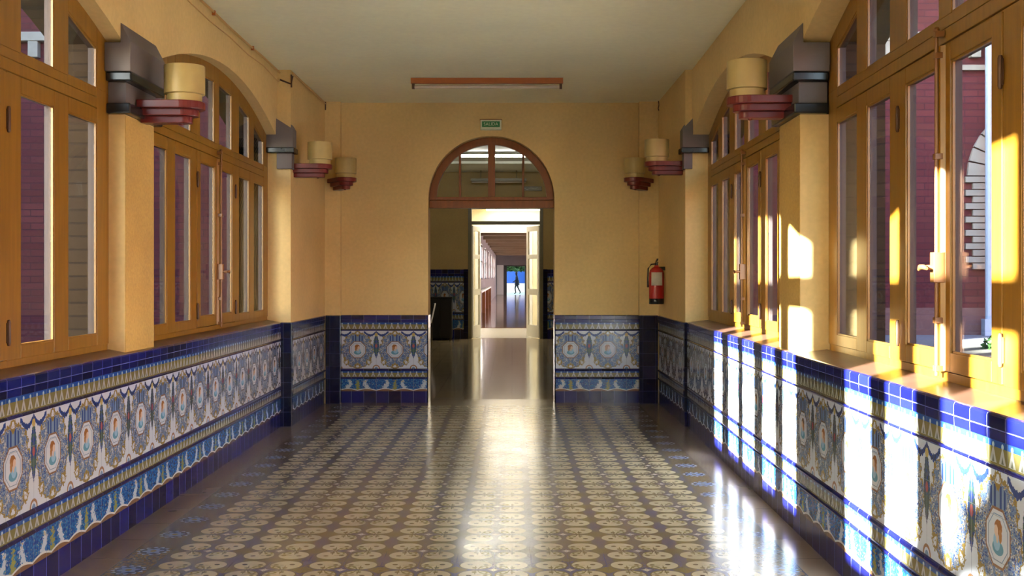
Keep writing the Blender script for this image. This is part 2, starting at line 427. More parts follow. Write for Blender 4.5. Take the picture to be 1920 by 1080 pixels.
# ------------------------------------------------------------------ mesh helpers
class MB:
    def __init__(s, f=None): s.bm = bmesh.new(); s.f = f or (lambda p: p)
    def v(s, p): return s.bm.verts.new(s.f(p))
    def face(s, vs):
        try: return s.bm.faces.new(vs)
        except ValueError: return None
    def box(s, x0, x1, y0, y1, z0, z1):
        a = [s.v((x, y, z)) for z in (z0, z1) for x, y in ((x0, y0), (x1, y0), (x1, y1), (x0, y1))]
        for q in ((0, 3, 2, 1), (4, 5, 6, 7), (0, 1, 5, 4), (1, 2, 6, 5), (2, 3, 7, 6), (3, 0, 4, 7)):
            s.face([a[i] for i in q])
        return s
    def prism(s, pts, h0, h1, axis='x'):
        """polygon pts swept along axis: x -> pts are (y,z); y -> (x,z); z -> (x,y)"""
        def P(a, b, h): return {'x': (h, a, b), 'y': (a, h, b), 'z': (a, b, h)}[axis]
        A = [s.v(P(a, b, h0)) for a, b in pts]; B = [s.v(P(a, b, h1)) for a, b in pts]
        s.face(A[::-1]); s.face(B)
        for i in range(len(pts)):
            j = (i + 1) % len(pts); s.face([A[i], A[j], B[j], B[i]])
        return s
    def lathe(s, prof, c=(0, 0, 0), seg=40, closed=False):
        rings = []
        for r, z in prof:
            if r < 1e-6: rings.append([s.v((c[0], c[1], c[2] + z))])
            else: rings.append([s.v((c[0] + r * math.cos(2 * PI * k / seg), c[1] + r * math.sin(2 * PI * k / seg), c[2] + z)) for k in range(seg)])
        pr = list(zip(rings, rings[1:])) + ([(rings[-1], rings[0])] if closed else [])
        for A, B in pr:
            for k in range(seg):
                j = (k + 1) % seg
                if len(A) == 1 and len(B) == 1: continue
                if len(A) == 1: s.face([A[0], B[k], B[j]])
                elif len(B) == 1: s.face([A[k], A[j], B[0]])
                else: s.face([A[k], A[j], B[j], B[k]])
        return s
    def tube(s, pts, r, seg=8):
        pts = [Vector(p) for p in pts]; rings = []
        for i, p in enumerate(pts):
            d = (pts[min(i + 1, len(pts) - 1)] - pts[max(i - 1, 0)]).normalized()
            up = Vector((0, 0, 1)) if abs(d.z) < 0.9 else Vector((1, 0, 0))
            a = d.cross(up).normalized(); b = d.cross(a)
            rr = r[i] if isinstance(r, (list, tuple)) else r
            rings.append([s.v(tuple(p + a * rr * math.cos(2 * PI * k / seg) + b * rr * math.sin(2 * PI * k / seg))) for k in range(seg)])
        for A, B in zip(rings, rings[1:]):
            for k in range(seg):
                j = (k + 1) % seg; s.face([A[k], A[j], B[j], B[k]])
        s.face(rings[0][::-1]); s.face(rings[-1])
        return s
    def build(s, name, mat, parent=None, bevel=0, smooth=False, loc=None):
        bmesh.ops.recalc_face_normals(s.bm, faces=s.bm.faces)
        me = bpy.data.meshes.new(name); s.bm.to_mesh(me); s.bm.free()
        for m in (mat if isinstance(mat, (list, tuple)) else [mat]): me.materials.append(m)
        o = bpy.data.objects.new(name, me); COL.objects.link(o)
        if parent: o.parent = parent
        if loc: o.location = loc
        if smooth:
            for p in me.polygons: p.use_smooth = True
            me.set_sharp_from_angle(angle=math.radians(40))
        if bevel:
            b = o.modifiers.new('bevel', 'BEVEL'); b.width = bevel; b.segments = 2; b.limit_method = 'ANGLE'
        return o

def tag(o, label, cat, group=None, kind=None):
    if label: o['label'] = label
    if cat: o['category'] = cat
    if group: o['group'] = group
    if kind: o['kind'] = kind
    return o
def struct(o, label=None):
    o['kind'] = 'structure'
    if label: o['label'] = label; o['category'] = o.name.split('_')[0]
    return o
def empty(name, loc=(0, 0, 0), rz=0, parent=None):
    o = bpy.data.objects.new(name, None); COL.objects.link(o); o.location = loc; o.rotation_euler = (0, 0, rz)
    o.empty_display_size = 0.1
    if parent: o.parent = parent
    return o
def copy_tree(o, parent=None):
    c = o.copy(); COL.objects.link(c); c.parent = parent
    for ch in o.children: copy_tree(ch, c)
    return c
def uv_by(o, fn):
    me = o.data; uv = me.uv_layers.new(name='UVMap')
    for p in me.polygons:
        for li in p.loop_indices:
            uv.data[li].uv = fn(me.vertices[me.loops[li].vertex_index].co, p)

def arc_pts(c, d0, d1, off=0.0, n=14):
    return [(c + d0 + (d1 - d0) * i / n, arc(d0 + (d1 - d0) * i / n) - off) for i in range(n + 1)]

# ------------------------------------------------------------------ side walls, tile dado, sills
DPROF = [(0.0, 0.0), (0.0, 0.268), (-0.007, 0.272), (-0.010, 0.280), (-0.007, 0.288), (0.0, 0.291), (0.0, 0.357), (-0.007, 0.361), (-0.011, 0.370),
         (-0.007, 0.381), (0.0, 0.385), (0.0, 0.811), (-0.007, 0.813), (-0.010, 0.819), (-0.007, 0.825), (0.0, 0.828), (0.0, 0.904),
         (-0.005, 0.906), (-0.006, 0.937), (-0.001, 0.940), (-0.006, 0.943), (-0.006, 0.980), (-0.002, 0.987), (0.006, SILL)]
SLIM = 0.012    # tiles stand this far off the masonry
def dado_strip(name, p0, p1, nrm, mat, parent, u0=0.0, prof=DPROF):
    """dado swept from p0 to p1 in plan; nrm points into the wall"""
    mb = MB(); p0 = Vector(p0); p1 = Vector(p1); L = (p1 - p0).length; nrm = Vector(nrm)
    ring = prof + [(SLIM, prof[-1][1]), (SLIM, 0.0)]
    A = [mb.v((p0.x + nrm.x * n, p0.y + nrm.y * n, z)) for n, z in ring]
    B = [mb.v((p1.x + nrm.x * n, p1.y + nrm.y * n, z)) for n, z in ring]
    for i in range(len(ring)):
        j = (i + 1) % len(ring); mb.face([A[i], A[j], B[j], B[i]])
    mb.face(A); mb.face(B[::-1])
    o = mb.build(name, mat, parent)
    d = (p1 - p0).normalized()
    uv_by(o, lambda co, p: (u0 + (Vector((co.x, co.y)) - p0).dot(d), co.z))
    for p in o.data.polygons: p.use_smooth = False
    return o

walls = {}
for side in ('left', 'right'):
    S = SIDE[side]; s = S['s']; nf = S['nf']; no = nf + 0.05; nb = no + 0.28; nw = S['nw']
    F = lambda p, side=side: (wx(side, p[1], p[0]), p[1], p[2])
    mb = MB(F)
    mb.box(SLIM, no, YBACK, YSEC, 0, SILL - 0.012)
    edges = []
    for i, c in enumerate(CENT):
        if i + 1 < len(CENT):
            mb.box(nw, no, CENT[i + 1] + HALF, c - HALF, SILL - 0.012, 2.34 if i == 0 else 2.735)
            mb.box(nw, no, CENT[i + 1] + HALF, c - HALF, 2.735, ZC)
        pts = [(c + HALF, ZC), (c - HALF, ZC)] + arc_pts(c, -HALF, HALF)
        mb.prism(pts, nw, no)
    mb.box(nw, no, YBACK, CENT[-1] - HALF, SILL - 0.012, ZC)
    secn = S['sec']
    mb2 = MB()
    xa, xb = sorted((s * (secn + SLIM), s * 2.60 if side == 'left' else s * 2.1))
    xc, xd = sorted((s * secn, xb if s > 0 else xa))
    mb.f = lambda p: p
    mb.box(xa, xb, YSEC + SLIM, YEND, 0, SILL - 0.012)
    mb.box(min(s * secn, s * (2.1 if side == 'right' else 2.6)), max(s * secn, s * (2.1 if side == 'right' else 2.6)), YSEC, YEND, SILL - 0.012, ZC)
    w = mb.build('wall_' + side, MT['plaster'])
    struct(w, 'ochre plaster wall with arched windows along the %s side' % side); w['category'] = 'wall'
    walls[side] = w
    # rough yellow paint on the inner face of the pillars
    for i in range(3):
        a0, a1 = CENT[i + 1] + HALF, CENT[i] - HALF
        mp = MB(F); mp.box(nw - 0.004, nw - 0.0001, a0 + 0.004, a1, SILL + 0.001, 2.335); mp.build('pillar_render', MT['rough_plaster'], w)
    # brick outside
    mb = MB(F)
    mb.box(no, nb, YBACK, YSEC, -0.3, 1.0)
    for i, c in enumerate(CENT):
        if i + 1 < len(CENT): mb.box(no, nb, CENT[i + 1] + HALF, c - HALF, 1.0, ZC + 0.5)
        mb.prism([(c + HALF, ZC + 0.5), (c - HALF, ZC + 0.5)] + arc_pts(c, -HALF, HALF), no, nb)
    mb.box(no, nb, YBACK, CENT[-1] - HALF, 1.0, ZC + 0.5)
    mb.box(no, nb, YSEC, YEND, -0.3, ZC + 0.5)
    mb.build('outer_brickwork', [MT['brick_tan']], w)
    # dado
    d = dado_strip('tile_dado', (wx(side, YBACK), YBACK), (wx(side, YSEC), YSEC), (s, 0), MT['dado'], w, u0=YBACK + 0.06)
    d2 = dado_strip('tile_dado', (s * secn, YSEC), (s * secn, YEND - 0.1), (s, 0), MT['dado'], w, u0=0.21 + (0.1 if s > 0 else 0))
    d3 = MB(); x0, x1 = sorted((s * (secn - 0.008), wx(side, YSEC)))
    d3.box(x0, x1, YSEC - 0.006, YSEC + SLIM, 0, SILL - 0.002)
    x0, x1 = sorted((s * (secn - 0.009), s * (secn + 0.004)))
    d3.box(x0, x1, YSEC - 0.006, YSEC + 0.06, 0, SILL - 0.002)
    o = d3.build('tile_corner', MT['navy'], w, bevel=0.004); uv_by(o, lambda co, p: (co.x + co.y + 0.07, co.z))
    # sill
    mb = MB(F)
    mb.prism([(0.006, SILL - 0.004), (0.006, SILL), (nf, SILL + 0.022), (nf, SILL - 0.012), (SLIM, SILL - 0.012)], YBACK, YSEC, 'y')
    mb.build('window_ledge', MT['sill'], w)

# ------------------------------------------------------------------ end wall with the arched doorway
DX0, DX1 = -0.945, 0.480; DR = (DX1 - DX0) / 2; DCX = (DX0 + DX1) / 2; DCZ = 2.295
def half_circle(r, n=36, cx=DCX, cz=DCZ): return [(cx - r * math.cos(PI * i / n), cz + r * math.sin(PI * i / n)) for i in range(n + 1)]
mb = MB()
LX, RX = -2.6, 2.1
mb.prism([(LX, SILL - 0.012), (DX0, SILL - 0.012)] + half_circle(DR) + [(DX1, SILL - 0.012), (RX, SILL - 0.012), (RX, ZC), (LX, ZC)], YEND, YEND + 0.35, 'y')
mb.box(LX, DX0 - SLIM, YEND + SLIM, YEND + 0.35, 0, SILL - 0.012); mb.box(DX1 + SLIM, RX, YEND + SLIM, YEND + 0.35, 0, SILL - 0.012)
mb.box(-2.095, -1.92, YEND - 0.10 + SLIM, YEND, 0, ZC); mb.box(1.425, 1.64, YEND - 0.10 + SLIM, YEND, 0, ZC)
endw = mb.build('wall_end', MT['plaster']); struct(endw, 'ochre plaster end wall pierced by the arched doorway'); endw['category'] = 'wall'
dado_strip('tile_dado', (-1.92, YEND), (DX0, YEND), (0, 1), MT['dado'], endw, u0=0.03)
dado_strip('tile_dado', (DX1, YEND), (1.425, YEND), (0, 1), MT['dado'], endw, u0=0.03)
for (a, b) in ((-2.085, -1.918), (1.423, 1.632)):
    mb = MB(); mb.box(a, b, YEND - 0.10 - 0.004, YEND - 0.10 + SLIM, 0, SILL - 0.002)
    e = (b - 0.012, b) if a < 0 else (a, a + 0.012)
    mb.box(e[0], e[1], YEND - 0.10, YEND, 0, SILL - 0.002)
    o = mb.build('tile_corner', MT['navy'], endw, bevel=0.004); uv_by(o, lambda co, p: (co.x + co.y, co.z))
for (a, b) in ((DX0 - SLIM, DX0 + 0.001), (DX1 - 0.001, DX1 + SLIM)):
    mb = MB(); mb.box(a, b, YEND - 0.004, YEND + 0.35, 0, SILL - 0.002)
    o = mb.build('tile_reveal', MT['navy'], endw, bevel=0.004); uv_by(o, lambda co, p: (co.y, co.z))

# floor, ceiling, back wall
mb = MB(); mb.box(-2.6, 2.1, YBACK, YEND + 0.35, -0.08, 0); fl = mb.build('floor', MT['floor']); struct(fl, 'glossy patterned tile floor of the hallway'); fl['category'] = 'floor'
mb = MB(); mb.box(-2.6, 2.1, YBACK - .2, YEND + 0.35, ZC, ZC + 0.12); ce = mb.build('ceiling', MT['ceiling']); struct(ce, 'plain cream ceiling of the hallway'); ce['category'] = 'ceiling'
mb = MB(); mb.box(-2.6, 2.1, YBACK - 0.2, YBACK, 0, ZC); bw = mb.build('wall_back', MT['plaster']); struct(bw, 'ochre plaster wall behind the viewer'); bw['category'] = 'wall'

# ------------------------------------------------------------------ windows
PANE_X = [(-1.68, -1.28), (-1.10, -0.72), (-0.48, -0.07), (0.07, 0.48), (0.72, 1.10), (1.28, 1.68)]
ZB, ZT, ZU = 1.105, 2.27, 2.455
def make_window(side, idx):
    S = SIDE[side]; s = S['s']; nf = S['nf']
    root = empty('window_1', (0, 0, 0))
    def fl(p): return (s * p[0], p[1], p[2])
    n0, n1 = nf, nf + 0.05
    ng = nf + 0.014
    # fixed frame: painted wood indoors, darker wood on the outer side of the glass
    nm = ng + 0.004
    RIM = 0.115
    def fixed(n0, n1, inner):
        mb = MB(fl)
        e = 1 if inner else 0
        mb.box(n0 + 0.006 * e, n1, -HALF, HALF, SILL + 0.018, 1.045)
        for sg in (-1, 1):
            def B(a, b, z0, z1):
                y0, y1 = sorted((a * sg, b * sg)); mb.box(n0, n1, y0, y1, z0, z1)
            B(1.68, HALF, 1.045, ZU); B(1.10, 1.28, 1.045, 2.345); B(0.574, 0.72, 1.045, 2.345)
            for a, b in ((0.72, 1.10), (1.28, 1.68)):
                B(a, b, 1.045, ZB); B(a, b, ZT, 2.345)
        mb.box(n0 - 0.002 * e, n1, -1.68, 1.68, 2.350, 2.405); mb.box(n0 + 0.002 * e, n1, -1.68, 1.68, 2.409, ZU)
        mb.box(n0 + 0.010 * e, n1, -1.68, 1.68, 2.340, 2.41)
        for a, b in ((-HALF, -1.68), (-1.28, -1.10), (-0.72, -0.48), (-0.07, 0.07), (0.48, 0.72), (1.10, 1.28), (1.68, HALF)):
            mb.prism([(b, ZU), (a, ZU)] + arc_pts(0, a, b, 0, 4), n0, n1)
        for a, b in PANE_X:
            mb.prism([(b, arc(b) - RIM), (a, arc(a) - RIM)] + arc_pts(0, a, b, 0, 6), n0, n1)
        return mb
    fr = fixed(n0, nm, True).build('window_frame', MT['wood'], root, bevel=0.0025)
    fixed(nm, n1, False).build('outer_frame', MT['outwood'], fr)
    # beading round every pane, one run per light
    mb = MB(fl)
    def bead(a, b, z0, za, zb, w=0.008, d0=n0 + 0.004, d1=ng - 0.0005):
        mb.box(d0, d1, a, a + w, z0, za - w * .5); mb.box(d0, d1, b - w, b, z0, zb - w * .5)
        mb.box(d0, d1, a, b, z0, z0 + w)
        mb.prism([(a, za - w), (b, zb - w), (b, zb), (a, za)], d0, d1)
    for i, (a, b) in enumerate(PANE_X):
        bead(a, b, ZU, arc(a) - RIM, arc(b) - RIM)
        if i not in (2, 3): bead(a, b, ZB, ZT, ZT)
    mb.build('beading', MT['wood'], fr)
    mb = MB(fl)
    for i, (a, b) in enumerate(PANE_X):
        mb.prism([(a, ZU), (b, ZU), (b, arc(b) - RIM), (a, arc(a) - RIM)], ng, ng + 0.004)
        if i not in (2, 3): mb.box(ng, ng + 0.004, a, b, ZB, ZT)
    mb.build('fixed_glass', MT['glass'], root)
    # two opening casements
    for sg in (-1, 1):
        def sash(x0, x1):
            mb = MB(fl)
            def B(a, b, z0, z1):
                y0, y1 = sorted((a * sg, b * sg)); mb.box(x0, x1, y0, y1, z0, z1)
            B(0.006, 0.07, 1.050, 2.340); B(0.48, 0.570, 1.050, 2.340)
            B(0.07, 0.48, 1.050, ZB + 0.02); B(0.07, 0.48, ZT, 2.340)
            return mb
        ca = sash(n0 - 0.004, nm).build('casement', MT['wood'], root, bevel=0.0025)
        sash(nm, n1 - 0.006).build('outer_frame', MT['outwood'], ca)
        mb = MB(fl); a, b = sorted((0.07 * sg, 0.48 * sg)); bead(a, b, ZB + 0.02, ZT, ZT)
        mb.build('beading', MT['wood'], ca)
        mb = MB(fl); mb.box(ng, ng + 0.004, a, b, ZB + 0.02, ZT); mb.build('casement_glass', MT['glass'], ca)
        for zz in (1.17, 2.13):
            mb = MB(fl); mb.lathe([(0, -0.06), (0.006, -0.058), (0.009, -0.048), (0.009, 0.048), (0.006, 0.058), (0, 0.06)], (n0 - 0.010, 0.572 * sg, zz), 10)
            mb.box(n0 - 0.008, n0 - 0.003, 0.572 * sg - 0.014, 0.572 * sg + 0.014, zz - 0.045, zz + 0.045)
            mb.build('hinge', MT['hinge'], ca, smooth=True)
    # meeting stile cover and espagnolette bolt
    mb = MB(fl); mb.prism([(n0 - 0.020, -0.010), (n0 - 0.024, 0.0), (n0 - 0.020, 0.010), (n0 - 0.004, 0.022), (n0 - 0.004, -0.022)], 1.052, 2.338, 'z')
    mb.build('meeting_stile', MT['wood'], root)
    mb = MB(fl); mb.tube([(n0 - 0.032, 0, 1.03), (n0 - 0.032, 0, 2.39)], 0.008, 10)
    for zz in (1.06, 1.25, 1.9, 2.3, 2.385):
        mb.box(n0 - 0.042, n0 - 0.004, -0.016, 0.016, zz - 0.012, zz + 0.012)
    mb.lathe([(0, 0.0), (0.010, 0.003), (0.013, 0.012), (0.009, 0.022), (0, 0.026)], (n0 - 0.032, 0, 2.39), 12)
    mb.box(n0 - 0.050, n0 - 0.004, -0.022, 0.022, 1.40, 1.52)
    bo = mb.build('espagnolette_bolt', MT['iron'], root, bevel=0.002)
    mb = MB(fl); mb.tube([(n0 - 0.048, 0, 1.46), (n0 - 0.085, 0, 1.46)], [0.011, 0.009], 10)
    mb.tube([(n0 - 0.085, -0.045, 1.455), (n0 - 0.090, -0.02, 1.462), (n0 - 0.088, 0.02, 1.462), (n0 - 0.084, 0.050, 1.452)], [0.006, 0.010, 0.011, 0.007], 10)
    mb.build('handle', MT['iron'], bo, smooth=True)
    return root
k = 0
WL = {('left', 0): 'far arched wooden window on the left wall, between the two corbels', ('left', 1): 'near arched wooden window cut off by the left edge of the photo',
      ('left', 2): 'arched wooden window of the left wall beside the viewer', ('left', 3): 'rearmost arched wooden window of the left wall',
      ('right', 0): 'far arched wooden window on the right wall, sun streaking its frame', ('right', 1): 'near arched wooden window cut off by the right edge, brick building behind it',
      ('right', 2): 'arched wooden window of the right wall beside the viewer', ('right', 3): 'rearmost arched wooden window of the right wall'}
for side in ('left', 'right'):
    S = SIDE[side]
    for i, c in enumerate(CENT):
        if i == 0: proto = make_window(side, i); r = proto
        else: r = copy_tree(proto)
        k += 1; r.name = 'window_%d' % k
        r.location = (wx(side, c), c, 0); r.rotation_euler = (0, 0, -S['s'] * math.atan(S['b']))
        if side == 'right' and i == 1:      # this one stands a little askew in its opening
            r.location.x -= 0.030; r.rotation_euler.z -= 0.020
        struct(r, WL[(side, i)]); r['category'] = 'window'

# ------------------------------------------------------------------ grey gabled corbels on the pillars
def corbel(side, y0, y1, dz, label, back=None, short=False):
    S = SIDE[side]; base_n = S['nw']; nf = back if back is not None else S['nf']
    ym = (y0 + y1) / 2
    F = lambda p: (wx(side, p[1] + ym, p[0]) - wx(side, ym, 0), p[1], p[2])
    a, b = y0 - ym, y1 - ym
    root = empty('pillar_corbel', (wx(side, ym, 0), ym, dz))
    fn = base_n - 0.056
    mb = MB(F)
    def gable(ya, yb):
        mb.prism([(nf, 2.573), (nf, 2.734), (base_n + .001, 2.734), (base_n - .0005, 2.845), (fn, 2.738), (fn, 2.573)], ya, yb, 'y')
    if short: gable(a - 0.07, b)
    else: gable(a - 0.07, b + 0.05)
    mb.box(base_n - 0.012, nf, a - 0.012, b + (0 if short else 0.012), 2.400, 2.521)
    mb.build('block', MT['grey'], root, bevel=0.003)
    for z0, z1, e in ((2.521, 2.573, 0.055), (2.341, 2.400, 0.045)):
        mb = MB(F); mb.box(base_n - e, nf, a - e, b + (0 if short else e), z0, z1)
        mb.build('moulding', MT['black'], root, bevel=0.008)
    tag(root, label, 'corbel', 'grey gabled corbels on the pillars')
    return root
P0, P1 = CENT[1] + HALF, CENT[0] - HALF
corbel('left', P0, P1, 0.0, 'grey corbel with pointed top on the near left pillar, under its cream lamp')
corbel('right', P0, P1, 0.0, 'grey corbel with pointed top on the near right pillar, beside the big near window')
def far_corbel(side, label):
    S = SIDE[side]; s = S['s']; nf = S['nf'] + 0.0
    xw = abs(wx(side, YSEC, S['nw'])); xs_ = S['sec']; xb = abs(wx(side, YSEC, nf))
    root = empty('pillar_corbel', (s * xs_, YSEC, 0.065))
    g = lambda x: s * (x - xs_)
    y0, y1 = -0.07, 0.0
    mb = MB()
    mb.prism([(g(xb), 2.573), (g(xb), 2.735), (g(xw), 2.735), (g(xw - 0.004), 2.845), (g(xs_ - 0.035), 2.745), (g(xs_ - 0.035), 2.573)], y0, y1 - 0.001, 'y')
    mb.prism([(g(xs_ - 0.001), 2.573), (g(xs_ - 0.001), 2.80), (g(xs_ - 0.035), 2.745), (g(xs_ - 0.035), 2.573)], y1 - 0.001, 0.10, 'y')
    x0, x1 = sorted((g(xw), g(xs_ - 0.018))); mb.box(x0, x1, -0.03, -0.001, 2.375, 2.521)
    x0, x1 = sorted((g(xs_ - 0.001), g(xs_ - 0.018))); mb.box(x0, x1, -0.001, 0.09, 2.375, 2.521)
    mb.build('block', MT['grey'], root, bevel=0.003)
    mb = MB()
    x0, x1 = sorted((g(xb), g(xs_ - 0.05))); mb.box(x0, x1, -0.08, -0.001, 2.521, 2.573)
    x0, x1 = sorted((g(xs_ - .001), g(xs_ - 0.05))); mb.box(x0, x1, -0.001, 0.11, 2.521, 2.573)
    mb.build('moulding', MT['black'], root, bevel=0.008)
    tag(root, label, 'corbel', 'grey gabled corbels on the pillars')
far_corbel('left', 'small distant grey corbel at the far end of the left windows')
far_corbel('right', 'small distant grey corbel at the far end of the right windows')

# ------------------------------------------------------------------ wall lamps: cream drum on a stepped red bracket
def stadium(x0, xc, r, n=16):
    """plan outline: straight from the wall x0 out to the round end centred at xc (along +x)"""
    return [(x0, -r)] + [(xc + r * math.sin(PI * i / n), -r * math.cos(PI * i / n)) for i in range(n + 1)] + [(x0, r)]
def make_lamp():
    root = empty('wall_lamp')
    D = 0.245
    mb = MB()
    for r, z0, z1, ex in ((0.118, 0.0, -0.045, 0.0), (0.082, -0.045, -0.085, 0.0), (0.048, -0.085, -0.125, 0.0)):
        mb.prism(stadium(0.0, D, r), z1 + 0.0, z0, 'z')
    mb.lathe([(0, -0.135), (0.012, -0.133), (0.014, -0.125)], (D - 0.02, 0, 0), 12)
    mb.build('lamp_bracket', MT['red'], root, bevel=0.004)
    mb = MB()
    mb.lathe([(0.100, 0.0), (0.100, 0.043), (0.117, 0.047), (0.117, 0.212), (0.112, 0.212), (0.110, 0.052), (0.093, 0.045), (0.093, 0.004)], (D, 0, 0.0005), 48, closed=True)
    mb.build('lamp_shade', MT['shade'], root, smooth=True)
    return root
lamp0 = make_lamp(); first = [True]
def place_lamp(x, y, z, rz, label):
    o = lamp0 if first[0] else copy_tree(lamp0); first[0] = False
    o.location = (x, y, z); o.rotation_euler = (0, 0, rz)
    tag(o, label, 'lamp', 'cream drum wall lamps on red brackets')
ym = (P0 + P1) / 2
place_lamp(wx('left', ym, 0.012), ym, 2.447, 0, 'cream drum lamp on stepped red bracket, nearest lamp on the left wall')
place_lamp(wx('right', ym, 0.037), ym, 2.475, PI, 'cream drum lamp on stepped red bracket, nearest lamp on the right wall')
place_lamp(-2.094, 10.68, 2.50, 0, 'middle-distance cream drum lamp on the left wall, beside the far corbel')
place_lamp(1.639, 10.68, 2.525, PI, 'middle-distance cream drum lamp on the right wall, above the fire extinguisher')
place_lamp(-1.955, YEND - 0.115, 2.505, math.radians(-58), 'cream drum lamp left of the arched doorway on the end wall')
place_lamp(1.475, YEND - 0.115, 2.505, math.radians(-122), 'cream drum lamp right of the arched doorway on the end wall')

# ------------------------------------------------------------------ fanlight in the arch
fan = empty('fanlight', (DCX, YEND + 0.16, DCZ))
tag(fan, 'reddish wooden half-round fanlight above the open doorway', 'fanlight')
def hc(r, a0=0, a1=PI, n=36): return [(-r * math.cos(a0 + (a1 - a0) * i / n), r * math.sin(a0 + (a1 - a0) * i / n)) for i in range(n + 1)]
RO, RI = DR - 0.003, DR - 0.085
mb = MB()
mb.prism(hc(RO) + hc(RI)[::-1], -0.035, 0.035, 'y')
mb.box(-RI, RI, -0.035, 0.035, -0.005, 0.032)
mb.box(-0.040, 0.040, -0.04, 0.04, 0.032, RI + 0.02)
for sx in (-0.360, 0.360):
    h = math.sqrt(RI * RI - sx * sx); mb.box(sx - 0.013, sx + 0.013, -0.03, 0.03, 0.032, h + 0.02)
mb.build('fanlight_frame', MT['fanwood'], fan, bevel=0.003)
mb = MB(); mb.box(-DR + 0.003, DR - 0.003, -0.05, 0.05, -0.095, -0.010); mb.box(-DR + 0.003, DR - 0.003, -0.03, 0.03, -0.012, -0.003)
mb.build('transom_bar', MT['fanwood'], fan, bevel=0.004)
mb = MB(); mb.prism([(-RI - .01, 0.02)] + hc(RI + 0.01)[1:-1] + [(RI + .01, 0.02)], 0.0, 0.004, 'y'); mb.build('fanlight_glass', MT['glass'], fan)

# ------------------------------------------------------------------ ceiling tube light, sign, extinguisher, cables
fx = empty('ceiling_light', (-0.247, 10.95, ZC)); tag(fx, 'long orange fluorescent batten with unlit tube on the ceiling', 'light')
mb = MB(); mb.prism([(-0.035, -0.001), (0.035, -0.001), (0.030, -0.055), (-0.030, -0.055)], -0.75, 0.75, 'x'); mb.build('housing', MT['orange'], fx, bevel=0.003)
for q in (-0.74, 0.715):
    mb = MB(); mb.box(q, q + 0.025, -0.02, 0.02, -0.105, -0.055); mb.build('end_cap', MT['hinge'], fx)
mb = MB(); mb.tube([(-0.715, 0, -0.085), (0.715, 0, -0.085)], 0.016, 16); mb.build('tube', MT['tube_off'], fx, smooth=True)

sg = empty('exit_sign', (-0.237, YEND - 0.001, 3.125)); tag(sg, 'small green and white SALIDA exit sign above the arch', 'sign')
mb = MB(); mb.box(-0.118, 0.118, -0.040, 0, -0.056, 0.056); mb.build('housing', MT['swhite'], sg, bevel=0.004)
mb = MB(); mb.box(-0.100, 0.100, -0.043, -0.0402, -0.024, 0.040); mb.build('sign_face', MT['sgreen'], sg)
mb = MB(); mb.box(-0.125, 0.125, -0.03, 0, 0.057, 0.064); mb.build('top_trim', MT['fanwood'], sg)
cu = bpy.data.curves.new('sign_text', 'FONT'); cu.body = 'SALIDA'; cu.size = 0.050; cu.align_x = 'CENTER'; cu.align_y = 'CENTER'; cu.extrude = 0.0006
cu.materials.append(MT['swhite'])
_t = bpy.data.objects.new('sign_text_curve', cu); COL.objects.link(_t); bpy.context.view_layer.update()
me_t = bpy.data.meshes.new_from_object(_t.evaluated_get(bpy.context.evaluated_depsgraph_get())); bpy.data.objects.remove(_t)
tx = bpy.data.objects.new('sign_text', me_t); COL.objects.link(tx); tx.parent = sg; tx.location = (0, -0.0438, 0.008); tx.rotation_euler = (PI / 2, 0, 0)
for q in (-0.035, 0.035):
    mb = MB(); mb.lathe([(0, 0), (0.006, 0.001), (0.006, 0.004), (0, 0.005)], (q, -0.042, -0.042), 8); mb.build('indicator', MT['label'], sg)

ex = empty('fire_extinguisher', (1.547, 11.88, 1.127)); tag(ex, 'red fire extinguisher with white label hanging on the right wall', 'fire extinguisher')
mb = MB(); mb.lathe([(0, 0.045), (0.078, 0.046), (0.080, 0.06), (0.080, 0.33), (0.070, 0.365), (0.045, 0.39), (0.024, 0.40), (0.022, 0.415), (0, 0.415)], seg=32)
mb.build('cylinder_body', MT['ext_red'], ex, smooth=True)
mb = MB(); mb.lathe([(0, 0.0), (0.076, 0.0), (0.081, 0.006), (0.081, 0.058), (0.078, 0.062)], seg=32); mb.build('base_ring', MT['black'], ex, smooth=True)
mb = MB()
for i in range(12):
    a0 = math.radians(222 + i * 7.5); a1 = math.radians(222 + (i + 1) * 7.5)
    q = [mb.v((0.0812 * math.cos(a), 0.0812 * math.sin(a), z)) for a, z in ((a0, 0.20), (a1, 0.20), (a1, 0.34), (a0, 0.34))]; mb.face(q)
lb = mb.build('paper_label', MT['label'], ex, smooth=True); sd = lb.modifiers.new('thick', 'SOLIDIFY'); sd.thickness = 0.001
mb = MB(); mb.lathe([(0, 0.41), (0.018, 0.41), (0.018, 0.445), (0.010, 0.45), (0, 0.45)], seg=16)
mb.box(-0.010, 0.010, -0.085, 0.03, 0.438, 0.450); mb.prism([(-0.09, 0.475), (-0.02, 0.458), (0.03, 0.452), (0.03, 0.462), (-0.02, 0.468), (-0.09, 0.487)], -0.009, 0.009, 'x')
mb.build('valve_handle', MT['black'], ex, bevel=0.002)
mb = MB(); mb.tube([(-0.015, -0.02, 0.43), (-0.06, -0.03, 0.425), (-0.092, -0.03, 0.38), (-0.096, -0.02, 0.28), (-0.092, -0.01, 0.18)], [0.008, 0.008, 0.008, 0.008, 0.011], 8)
mb.build('hose', MT['black'], ex, smooth=True)
mb = MB(); mb.box(0.02, 0.092, -0.015, 0.015, 0.36, 0.40); mb.build('wall_bracket', MT['black'], ex)

